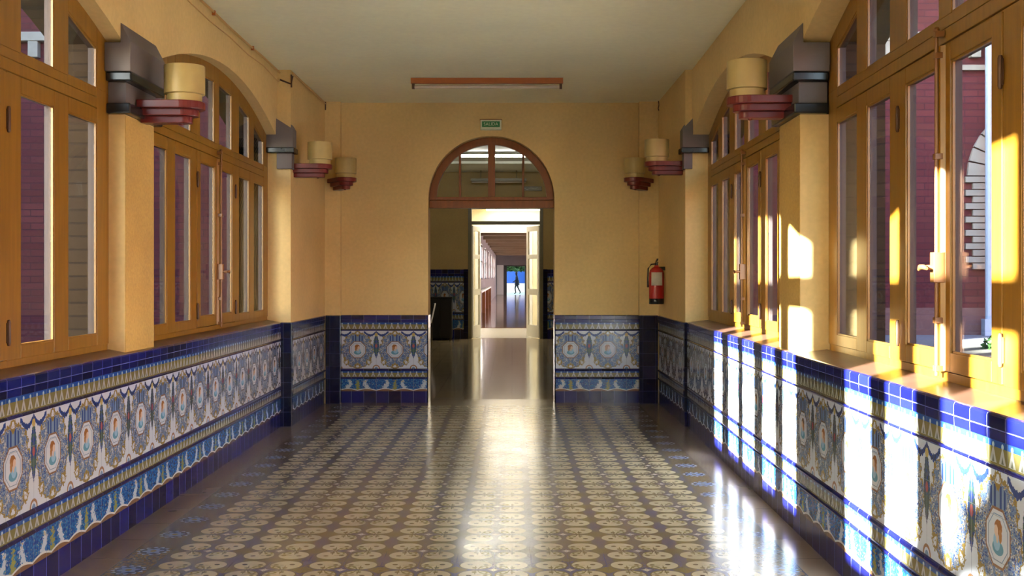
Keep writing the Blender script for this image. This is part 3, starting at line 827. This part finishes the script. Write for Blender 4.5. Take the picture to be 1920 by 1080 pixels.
cb = empty('electric_cable', (-2.17, 9, ZC)); tag(cb, 'thin painted cables clipped along the top of the left wall', 'cable')
mb = MB()
def cp(y, z, n=0.006): return (wx('left', y, n) + 2.17, y - 9, z - ZC)
yy = [YBACK + 0.6 * i for i in range(int((YSEC - YBACK) / 0.6) + 1)] + [YSEC - 0.02]
mb.tube([cp(y, ZC - 0.030 - 0.006 * math.sin(y * 3)) for y in yy] , 0.009, 6)
mb.tube([(-2.082 + 2.17, YSEC + 0.03 - 9, -0.028), (-2.082 + 2.17, 11.5 - 9, -0.034), (-2.082 + 2.17, YEND - 0.14 - 9, -0.030)], 0.009, 6)
mb.build('conduit', MT['cable'], cb)
mb = MB(); mb.tube([cp(y, ZC - 0.105 - 0.012 * math.sin(y * 5) - 0.004 * math.sin(y * 17), 0.012) for y in yy], 0.0045, 6); mb.build('thin_wire', MT['cable'], cb)
for y in [0.6 + 1.25 * i for i in range(8)]:
    c = cp(y, ZC - 0.03); mb = MB(); mb.box(c[0] - 0.012, c[0] + 0.012, c[1] - 0.01, c[1] + 0.01, c[2] - 0.02, c[2] + 0.014); mb.build('clip', MT['orange'], cb)
mb = MB(); mb.tube([cp(YSEC - 0.03, ZC - 0.10, 0.0), (0.085, YSEC - 0.02 - 9, -0.14), (0.09, YSEC + 0.02 - 9, -0.06)], 0.009, 6)
mb.tube([(0.085, YSEC - 0.015 - 9, -0.05), (0.085, YSEC - 0.015 - 9, -0.17)], 0.008, 6); mb.build('loose_end', MT['hinge'], cb)
mb = MB(); mb.tube([(0.09, YEND - 0.13 - 9, -0.01), (0.09, YEND - 0.13 - 9, -0.10)], 0.008, 6); mb.build('loose_end', MT['hinge'], cb)
mb = MB(); mb.tube([(0, 0, 0), (0.006, -0.005, -0.04), (-0.004, -0.008, -0.085), (0.006, -0.006, -0.11)], 0.006, 6)
tag(mb.build('ceiling_hook', MT['hinge'], loc=(1.632, YEND - 0.13, ZC - 0.001)), 'small dark hook hanging at the right rear ceiling corner', 'hook')

# ------------------------------------------------------------------ vestibule beyond the arch
Y1, Y2 = YEND + 0.35, 25.3
VC = 3.80
mb = MB(); mb.box(-5, 4.5, Y1, Y2 + 0.3, -0.08, 0); struct(mb.build('floor', MT['beige']), 'worn beige tile floor beyond the arch')
mb = MB(); mb.box(-5, 4.5, Y1 - .3, Y2 + 0.3, VC, VC + 0.12); mb.box(-5, 4.5, 22.9, 23.15, VC - 0.05, VC); struct(mb.build('ceiling', MT['vceil']), 'grey ceiling seen through the fanlight')
mb = MB(); mb.box(-5.2, -5, Y1 - .29, Y2 + 0.3, 0, VC); struct(mb.build('wall_vestibule_left', MT['olive']), 'left wall of the hall beyond the arch')
mb = MB(); mb.box(4.5, 4.7, Y1, Y2 + 0.3, 0, VC); struct(mb.build('wall_vestibule_right', MT['olive']), 'right wall of the hall beyond the arch')
mb = MB(); mb.box(-5, -2.6, Y1 - .3, Y1, 0, VC); mb.box(2.1, 4.5, Y1 - .3, Y1, 0, VC); mb.box(-2.6, 2.1, Y1 - .3, Y1, ZC + .12, VC); struct(mb.build('wall_vestibule_front', MT['olive']), 'inner face of the arch wall')
OX0, OX1, OZ = -1.00, 0.71, 3.02
mb = MB(); mb.box(-5, OX0, Y2, Y2 + 0.3, 0, VC); mb.box(OX1, 4.5, Y2, Y2 + 0.3, 0, VC); mb.box(OX0, OX1, Y2, Y2 + 0.3, OZ, VC)
vw = mb.build('wall_vestibule_end', MT['olive']); struct(vw, 'dim ochre wall around the far white doorway')
VP_ = [(0.0, 0.0), (0.0, 0.268), (-0.007, 0.280), (0.0, 0.291), (0.0, 0.357), (-0.011, 0.370), (0.0, 0.385), (0.0, 0.811), (-0.01, 0.819), (0.0, 0.828), (0.0, 1.0)]
for (a, b) in ((-5, OX0), (OX1, 4.5)):
    o = dado_strip('tile_dado', (a, Y2 - SLIM - .001), (b, Y2 - SLIM - .001), (0, 1), MT['dado'], vw, u0=0.1, prof=VP_)
    for vtx in o.data.vertices: vtx.co.z *= 1.58
    c = OX0 if b < 0 else OX1; s_ = -1 if b < 0 else 1
    x0, x1 = sorted((c, c + s_ * 0.10)); mb = MB(); mb.box(x0, x1, Y2 - 0.03, Y2 - SLIM - 0.0125, 0, 1.585); q = mb.build('tile_corner', MT['navy'], vw, bevel=0.004); uv_by(q, lambda co, p: (co.x, co.z))
df = empty('doorway_frame', (0, Y2, 0)); struct(df, 'olive painted frame with transom light round the far bright doorway'); df.name = 'door_1'
mb = MB()
mb.box(OX0, -0.918, -0.02, 0.12, 0, OZ); mb.box(0.633, OX1, -0.02, 0.12, 0, OZ); mb.box(-0.918, 0.633, -0.02, 0.12, 2.605, 2.68); mb.box(-0.918, 0.633, -0.02, 0.12, 2.96, OZ)
mb.build('door_frame', MT['doorolive'], df, bevel=0.004)
mb = MB(); mb.box(-0.918, 0.633, 0.04, 0.045, 2.68, 2.96); mb.build('transom_glass', MT['glass'], df)
def leaf(name, w, h, parent, loc, rz, mat):
    r = empty(name, loc, rz, parent)
    mb = MB(); st = 0.10
    mb.box(0, st, -0.02, 0.02, 0, h); mb.box(w - st, w, -0.02, 0.02, 0, h)
    for z0, z1 in ((0, 0.28), (0.98, 1.12), (1.82, 1.92), (h - 0.12, h)): mb.box(st, w - st, -0.02, 0.02, z0, z1)
    mb.build('door_leaf', mat, r, bevel=0.004)
    mb = MB(); mb.box(st, w - st, -0.003, 0.003, 0.28, h - 0.12); mb.build('door_glass', MT['glass'], r)
    return r
leaf('glazed_leaf', 0.76, 2.58, df, (-0.915, 0.13, 0.01), math.radians(78), MT['white'])
leaf('glazed_leaf', 0.76, 2.58, df, (0.630, 0.13, 0.01), math.radians(111), MT['white'])
def tube_light(loc, L, mat_h, label, power=None, group=None, wide=0):
    r = empty('ceiling_light', loc); tag(r, label, 'light', group)
    mb = MB(); mb.box(-L / 2, L / 2, -0.05, 0.05, -0.055, -0.001); mb.build('housing', mat_h, r)
    if wide:
        mb = MB(); mb.box(-L / 2, L / 2, -wide, wide, -0.085, -0.056); mb.build('diffuser', power, r, bevel=0.01); return r
    mb = MB(); mb.tube([(-L / 2 + .02, 0, -0.078), (L / 2 - .02, 0, -0.078)], 0.020, 12); mb.build('tube', power or MT['tube_off'], r)
    return r
tube_light((-0.25, 21.2, VC), 1.5, MT['white'], 'lit fluorescent tube seen through the fanlight', MT['tube_on'])
r = tube_light((-0.30, 24.9, VC - 0.18), 1.25, MT['doorolive'], 'unlit fluorescent batten above the far doorway')
for q in (-0.4, 0.4):
    mb = MB(); mb.tube([(q, 0, 0), (q, 0, 0.18)], 0.01, 6); mb.build('hanger', MT['doorolive'], r)
el = empty('emergency_light', (0.47, Y2 - 0.002, 3.42)); tag(el, 'small dark emergency lamp high on the wall beside the unlit batten', 'lamp')
mb = MB(); mb.box(-0.21, 0.21, -0.06, 0, -0.05, 0.05); mb.build('housing', MT['doorolive'], el, bevel=0.006)
mb = MB(); mb.tube([(-0.20, -0.062, 0.02), (-0.13, -0.065, -0.02), (-0.04, -0.065, 0.01), (0.05, -0.065, -0.005), (0.12, -0.062, 0.025)], 0.012, 8); mb.build('tube', MT['label'], el)
cab = empty('dark_cabinet', (-1.60, 24.9, 0)); tag(cab, 'low black cabinet against the dark tiles left of the far doorway', 'cabinet')
mb = MB(); mb.box(-0.26, 0.26, -0.2, 0.2, 0.04, 0.93); mb.build('body', MT['dark'], cab, bevel=0.01)
for q in (-0.24, 0.005):
    mb = MB(); mb.box(q, q + 0.235, -0.215, -0.2, 0.06, 0.91); mb.build('door', MT['dark'], cab, bevel=0.004)
mb = MB(); mb.box(-0.27, 0.27, -0.22, 0.2, 0.93, 0.96); mb.build('top', MT['dark'], cab, bevel=0.004)
for x in (-.22, .22):
    for y in (-.16, .16):
        mb = MB(); mb.box(x - .02, x + .02, y - .02, y + .02, 0, 0.04); mb.build('foot', MT['dark'], cab)
chd = empty('armchair', (-1.82, 21.6, 0), math.radians(-90)); tag(chd, 'chrome-framed dark chair half hidden behind the left side of the arch', 'chair')
mb = MB(); mb.box(-0.24, 0.24, -0.24, 0.22, 0.42, 0.48); mb.build('seat', MT['dark'], chd, bevel=0.02)
mb = MB(); mb.prism([(0.20, 0.50), (0.24, 0.50), (0.33, 0.90), (0.29, 0.90)], -0.23, 0.23, 'x'); mb.build('backrest', MT['dark'], chd, bevel=0.015)
for sx in (-0.26, 0.26):
    mb = MB(); mb.tube([(sx, -0.24, 0.012), (sx, -0.24, 0.60), (sx, -0.20, 0.64), (sx, 0.16, 0.64), (sx, 0.24, 0.60), (sx, 0.24, 0.012)], 0.012, 8); mb.build('leg', MT['chrome'], chd, smooth=True)

# ------------------------------------------------------------------ bright lobby and the long corridor after it
Y3 = 30.5
mb = MB(); mb.box(-2.4, 2.4, Y2 + 0.3, Y3, -0.08, 0); struct(mb.build('floor', mat_plain('lobby_floor', (0.62, 0.60, 0.52), 0.2)), 'pale sunlit floor just past the far doorway')
mb = MB(); mb.box(-2.4, 2.4, Y2 + 0.3, Y3 + .2, 3.3, 3.4); struct(mb.build('ceiling', mat_plaster('lobby_ceiling', (0.75, 0.62, 0.34))), 'yellow ceiling of the bright lobby')
wl = mat_plaster('lobby_wall', (0.82, 0.74, 0.52))
mb = MB(); mb.box(-2.6, -2.4, Y2 + 0.3, Y3 + .2, 0, 3.4); struct(mb.build('wall_lobby_left', wl), 'yellow left wall of the bright lobby')
mb = MB(); mb.box(2.4, 2.6, Y2 + 0.3, Y3 + .2, 0, 3.4); struct(mb.build('wall_lobby_right', wl), 'yellow right wall of the bright lobby')
mb = MB(); mb.box(-2.4, -1.02, Y3, Y3 + .2, 0, 3.3); mb.box(0.56, 2.4, Y3, Y3 + .2, 0, 3.3); mb.box(-1.02, 0.56, Y3, Y3 + .2, 2.82, 3.3); struct(mb.build('wall_lobby_end', wl), 'yellow wall round the inner white doorway')
d2 = empty('door_2', (0, Y3, 0)); struct(d2, 'white painted doorway into the long corridor')
mb = MB(); mb.box(-1.02, -0.865, -0.03, 0.1, 0, 2.82); mb.box(0.43, 0.56, -0.03, 0.1, 0, 2.82); mb.box(-0.865, 0.43, -0.03, 0.1, 2.62, 2.82); mb.build('door_frame', MT['white'], d2, bevel=0.004)
for k_, (yy_, xx_) in enumerate(((26.6, -0.1), (28.3, 0.12), (29.8, 0.05))):
    tube_light((xx_, yy_, 3.3), 1.5 if k_ else 1.3, MT['white'], ('first', 'second', 'third')[k_] + ' lit ceiling panel widened to brighten the lobby', MT['tube_far'], 'lit panels multiplied and widened to brighten the lobby', 0.45)  # glowing panels multiplied and widened to brighten the lobby like daylight
Y4 = 85.0
CX0, CX1, CZ = -1.20, 2.2, 3.10
mb = MB(); mb.box(CX0 - .2, CX1 + .2, Y3 + .2, Y4, -0.08, 0); struct(mb.build('floor', MT['terra']), 'reflective terracotta floor of the long corridor')
mb = MB(); mb.box(CX0 - .2, CX1 + .2, Y3 + .2, Y4 - .001, CZ, CZ + .1)
for i in range(12): mb.box(CX0, CX1, 33 + i * 4.4, 33.4 + i * 4.4, CZ - 0.14, CZ)
struct(mb.build('ceiling', MT['beam']), 'brown beamed ceiling of the long corridor')
mb = MB()
WS = [(36 + i * 6.5, 39.0 + i * 6.5) for i in range(7)]
mb.box(CX0 - .2, CX0, Y3 + .2, Y4, 0, 1.3); mb.box(CX0 - .2, CX0, Y3 + .2, Y4, 2.7, CZ)
prev = Y3 + .2
for a, b in WS: mb.box(CX0 - .2, CX0, prev, a, 1.3, 2.7); prev = b
mb.box(CX0 - .2, CX0, prev, Y4, 1.3, 2.7)
struct(mb.build('wall_corridor_left', MT['lav']), 'pale left wall of the long corridor with windows')
for i, (a, b) in enumerate(WS):
    wn = empty('window_%d' % (9 + i), (CX0 - 0.1, (a + b) / 2, 2.0)); struct(wn, 'pale window on the left wall of the long corridor, %s from the lobby' % ('first', 'second', 'third', 'fourth', 'fifth', 'sixth', 'last')[i])
    h = (b - a) / 2; mb = MB()
    for y_ in (-h, -h / 3, h / 3, h - 0.06): mb.box(-0.03, 0.03, y_, y_ + 0.06, -0.7, 0.7)
    for z_ in (-0.7, 0.0, 0.64): mb.box(-0.03, 0.03, -h, h, z_, z_ + 0.06)
    mb.build('window_frame', MT['white'], wn)
mb = MB(); mb.box(CX1, CX1 + .2, Y3 + .2, Y4, 0, CZ); struct(mb.build('wall_corridor_right', MT['lav']), 'right wall of the long corridor')
ex0, ex1, ez = -0.62, 1.10, 2.26
mb = MB(); mb.box(CX0, ex0, Y4, Y4 + .3, 0, CZ); mb.box(ex1, CX1, Y4, Y4 + .3, 0, CZ); mb.box(ex0, ex1, Y4, Y4 + .3, ez, CZ); struct(mb.build('wall_corridor_end', MT['lav']), 'end wall of the long corridor round the garden door')
d3 = empty('door_3', (0, Y4, 0)); struct(d3, 'dark framed garden door at the end of the long corridor with a pale leaf folded open')
mb = MB(); mb.box(ex0, ex0 + .22, -0.02, .1, 0, ez); mb.box(ex1 - .12, ex1, -0.02, .1, 0, ez); mb.box(ex0 + .22, ex1 - .12, -0.02, .1, ez - .08, ez); mb.build('door_frame', MT['dark'], d3)
mb = MB(); mb.box(-1.16, -0.66, -0.10, -0.05, 0.01, 2.28); mb.build('door_leaf', MT['white'], d3)
mb = MB(); mb.box(1.12, 1.3, -0.10, -0.05, 0.01, 2.28); mb.build('door_leaf', MT['white'], d3)
# wooden bench along the left wall of the corridor
bn = empty('wooden_bench', (CX0 + 0.02, 45, 0)); tag(bn, 'wooden bench rail along the left wall of the long corridor', 'bench')
mb = MB(); mb.box(0.0, 0.16, -8, 10, 0.86, 0.92); mb.build('rail', MT['fanwood'], bn)
for y_ in (-8, -2, 4, 9.9):
    mb = MB(); mb.box(0.02, 0.14, y_, y_ + 0.1, 0, 0.86); mb.build('leg', MT['fanwood'], bn)

# ------------------------------------------------------------------ person walking past the garden door
pr = empty('person', (0.40, 88.5, 0.0), math.radians(180))
tag(pr, 'distant dark figure walking across the bright garden doorway', 'person')
def skin_mesh(name, verts, edges, radii, mat, parent, root=0, sub=1):
    me = bpy.data.meshes.new(name); me.from_pydata(verts, edges, []); me.materials.append(mat)
    o = bpy.data.objects.new(name, me); COL.objects.link(o); o.parent = parent
    o.modifiers.new('skin', 'SKIN')
    for i, r_ in enumerate(radii): me.skin_vertices[0].data[i].radius = (r_, r_)
    me.skin_vertices[0].data[root].use_root = True
    s_ = o.modifiers.new('sub', 'SUBSURF'); s_.levels = sub; s_.render_levels = sub
    return o
V = [(0, 0, 0.95), (0, 0, 1.12), (0.01, 0, 1.32), (0.02, 0, 1.45), (0.04, 0, 1.53), (0.06, 0, 1.62), (0.06, 0, 1.72),
     (0, 0.10, 0.90), (0.16, 0.10, 0.50), (0.10, 0.10, 0.09), (0.24, 0.10, 0.04),
     (0, -0.10, 0.90), (-0.08, -0.10, 0.50), (-0.28, -0.10, 0.13), (-0.18, -0.10, 0.04),
     (0.02, 0.19, 1.40), (0.08, 0.24, 1.14), (0.28, 0.20, 0.98), (0.36, 0.19, 0.95),
     (0.02, -0.19, 1.40), (-0.06, -0.24, 1.14), (0.02, -0.25, 0.90), (0.04, -0.25, 0.82)]
Ed = [(0, 1), (1, 2), (2, 3), (3, 4), (4, 5), (5, 6), (0, 7), (7, 8), (8, 9), (9, 10), (0, 11), (11, 12), (12, 13), (13, 14), (2, 15), (15, 16), (16, 17), (17, 18), (2, 19), (19, 20), (20, 21), (21, 22)]
R_ = [.16, .15, .19, .10, .07, .10, .09, .10, .06, .045, .035, .10, .06, .045, .035, .06, .045, .035, .03, .06, .045, .035, .03]
skin_mesh('body', V, Ed, R_, MT['cloth'], pr)
mb = MB(); mb.lathe([(0.20, 0.72), (0.19, 0.76), (0.17, 1.10), (0.13, 1.12)], (0.0, 0, 0), 16); mb.build('coat_hem', MT['cloth'], pr, smooth=True)
mb = MB(); mb.lathe([(0, 1.80), (0.06, 1.79), (0.10, 1.72), (0.095, 1.64), (0.03, 1.60)], (0.045, 0, 0), 14); mb.build('hair', MT['hair'], pr, smooth=True)

# ------------------------------------------------------------------ outdoors
mb = MB(); mb.box(-40, -2.70, -30, YEND, -0.4, -0.3); struct(mb.build('ground_left', MT['soil']), 'dark ground of the left courtyard')
mb = MB(); mb.box(2.42, 30, -30, YEND, 0.60, 0.70); struct(mb.build('ground_right', MT['soil']), 'dark ground of the right courtyard')
mb = MB(); mb.box(2.2, 30, YEND - 1.0, YEND - 0.02, 0.70, 0.765); struct(mb.build('paving_strip', MT['paving']), 'pale paving at the foot of the brick building')
def facade(name, x0, x1, label, deep):
    r = empty(name, ((x0 + x1) / 2, YEND, 0)); tag(r, label, 'building'); c = (x0 + x1) / 2
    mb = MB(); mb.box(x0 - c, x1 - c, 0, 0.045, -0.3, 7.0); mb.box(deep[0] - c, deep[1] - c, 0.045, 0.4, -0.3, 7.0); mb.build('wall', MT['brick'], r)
    mb = MB(); mb.box(x0 - c, x1 - c, -0.10, 0, 4.06, 4.16); mb.box(x0 - c, x1 - c, -0.05, 0, 3.74, 3.80)
    x = x0 - c + 0.1
    while x < x1 - c - 0.1: mb.box(x, x + 0.11, -0.09, 0, 3.88, 4.06); x += 0.24
    mb.build('cornice', MT['stone'], r, bevel=0.004)
    return r
fR = facade('brick_building', 2.40, 12, 'red brick building with pale dentil cornice seen through the right windows', (4.75, 12))
fL = facade('brick_building', -10.8, -2.75, 'red brick building seen through the left windows', (-10.8, -5.25))
# arched window surround on the right building
cx = 5.92 - 7.20
mb = MB()
def vous(r0, r1, a0, a1, zc): return [(cx + r0 * math.cos(a0), zc + r0 * math.sin(a0)), (cx + r1 * math.cos(a0), zc + r1 * math.sin(a0)), (cx + r1 * math.cos(a1), zc + r1 * math.sin(a1)), (cx + r0 * math.cos(a1), zc + r0 * math.sin(a1))]
for i in range(15):
    a = PI * i / 15; mb.prism(vous(0.52, 0.80, a + 0.012, a + PI / 15 - 0.012, 2.55), -0.04, 0, 'y')
for i in range(14):
    z = 1.75 + i * 0.075 - 0.25
    for sx in (-1, 1):
        w_ = 0.30 if i % 2 else 0.22
        x0_, x1_ = sorted((cx + sx * 0.52, cx + sx * (0.52 + w_))); mb.box(x0_, x1_, -0.04, 0, z + 0.006, z + 0.07)
mb.build('window_surround', MT['stone'], fR)
mb = MB(); mb.prism([(cx - .5, 1.5), (cx + .5, 1.5)] + [(cx + .5 * math.cos(PI * i / 16), 2.55 + .5 * math.sin(PI * i / 16)) for i in range(17)], -0.01, 0, 'y'); mb.build('window_opening', MT['dark'], fR)
mb = MB(); mb.box(-4.80, 4.80, -0.02, 0, 0.765, 1.07); mb.build('plinth', mat_plain('plinth', (0.10, 0.05, 0.05), 0.8), fR)
dp = MB(); dp.tube([(0, 0, 0.95), (0, 0, 6.5)], 0.035, 10); dp.box(-0.06, 0.06, -0.05, 0.05, 0.765, 0.95)
tag(dp.build('downpipe', mat_plain('zinc_blue', (0.25, 0.33, 0.45), 0.4), loc=(5.30, YEND - 0.16, 0)), 'blue-grey downpipe running down the brick building', 'pipe')
def bush(name, c, r, n, label, mat=MT['leaf'], z0=0.7):
    mb = MB(); rn = random.Random(int(c[0] * 100))
    for i in range(n):
        th = rn.uniform(0, 2 * PI); ph = math.acos(rn.uniform(-0.2, 1)); rr = r * rn.uniform(0.5, 1.0) ** 0.5
        p = Vector((rr * math.sin(ph) * math.cos(th), rr * math.sin(ph) * math.sin(th), rr * math.cos(ph) * 0.8))
        a = Vector((rn.gauss(0, 1), rn.gauss(0, 1), rn.gauss(0, 1))).normalized() * r * 0.13; b = a.cross(Vector((rn.gauss(0, 1), rn.gauss(0, 1), rn.gauss(0, 1)))).normalized() * r * 0.07
        mb.face([mb.v(tuple(p - a)), mb.v(tuple(p - b)), mb.v(tuple(p + a)), mb.v(tuple(p + b))])
    return mb.build(name, mat, loc=c)
tag(bush('round_shrub', (5.0, 11.0, 0.66), 0.32, 700, ''), 'small green shrub on the ground outside the near right window', 'shrub')
# unseen left wing, its edge and height set to block the sun
wg = empty('brick_wing', (-11, 5, 0)); tag(wg, 'unseen tall brick wing set to block sun from the left courtyard', 'building')
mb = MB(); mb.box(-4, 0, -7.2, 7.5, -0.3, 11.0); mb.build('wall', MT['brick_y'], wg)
mb = MB(); mb.box(-4, 0.12, -7.3, 7.5, 11.0, 11.4); mb.build('cornice', MT['stone'], wg)
w2 = empty('brick_wing', (14, 0, 0)); tag(w2, 'unseen low brick wing added to block sky over the right courtyard', 'building')  # unseen wing, added to hold back skylight from the right courtyard
mb = MB(); mb.box(0, 4, -24, YEND - 0.01, -0.3, 7.0); mb.build('wall', MT['brick_y'], w2)
mb = MB(); mb.box(-0.12, 4, -24, YEND - 0.15, 7.0, 7.4); mb.build('cornice', MT['stone'], w2)
# tree whose leaves break up the sun on the near right dado
ct = empty('courtyard_tree', (-10.2, -6.6, -0.3)); tag(ct, 'leafy tree standing in the left courtyard behind the viewer', 'tree')
mb = MB(); mb.tube([(0.6, -0.5, 0), (0.4, -0.3, 1.6), (0.1, 0, 3.2)], [0.18, 0.13, 0.07], 8); mb.build('trunk', MT['bark'], ct)
fo = bush('foliage', (0, -0.75, 3.3), 1.35, 330, ''); fo.parent = ct
# garden past the corridor
mb = MB(); mb.box(-48, CX0 - .2, Y4, Y4 + .3, -0.1, 8); mb.box(CX1 + .2, 14, Y4, Y4 + .3, -0.1, 8); mb.box(CX0 - .2, CX1 + .2, Y4, Y4 + .3, CZ + .1, 8); struct(mb.build('wall_garden_side', MT['brick']), 'unseen tall wall added to shade the lawn')  # unseen wall, added to keep the sun off the garden
mb = MB(); mb.box(-12, 12, Y4 + .3, 130, -0.1, -0.02); struct(mb.build('ground_garden', mat_plain('lawn_painted_sunlit', (0.45, 0.48, 0.30), 0.9)), 'shaded lawn coloured pale as if sunlit, behind the garden door')  # sunlight is put into the lawn colour; the ground itself lies in shade
lw = MB(); lw.box(-9, 9, 99.5, 99.8, -0.02, 0.80); struct(lw.build('wall_garden_low', MT['white']), 'low white garden wall below the blue screen'); 
bp = MB(); bp.box(-9, 9, 99.9, 100, -0.02, 3.2); tag(bp.build('blue_screen', MT['bluefar']), 'blue screen in the garden behind the walking figure', 'screen')
tr = empty('garden_tree', (0.9, 97.5, 0)); tag(tr, 'leafy tree hanging over the garden beyond the last door', 'tree')
mb = MB(); mb.tube([(0.9, 0, 0), (0.85, 0, 1.5), (0.6, 0, 3.0)], [0.16, 0.12, 0.08], 8); mb.build('trunk', MT['bark'], tr)
fo = bush('foliage', (-0.4, 0, 2.15), 1.7, 1500, ''); fo.parent = tr
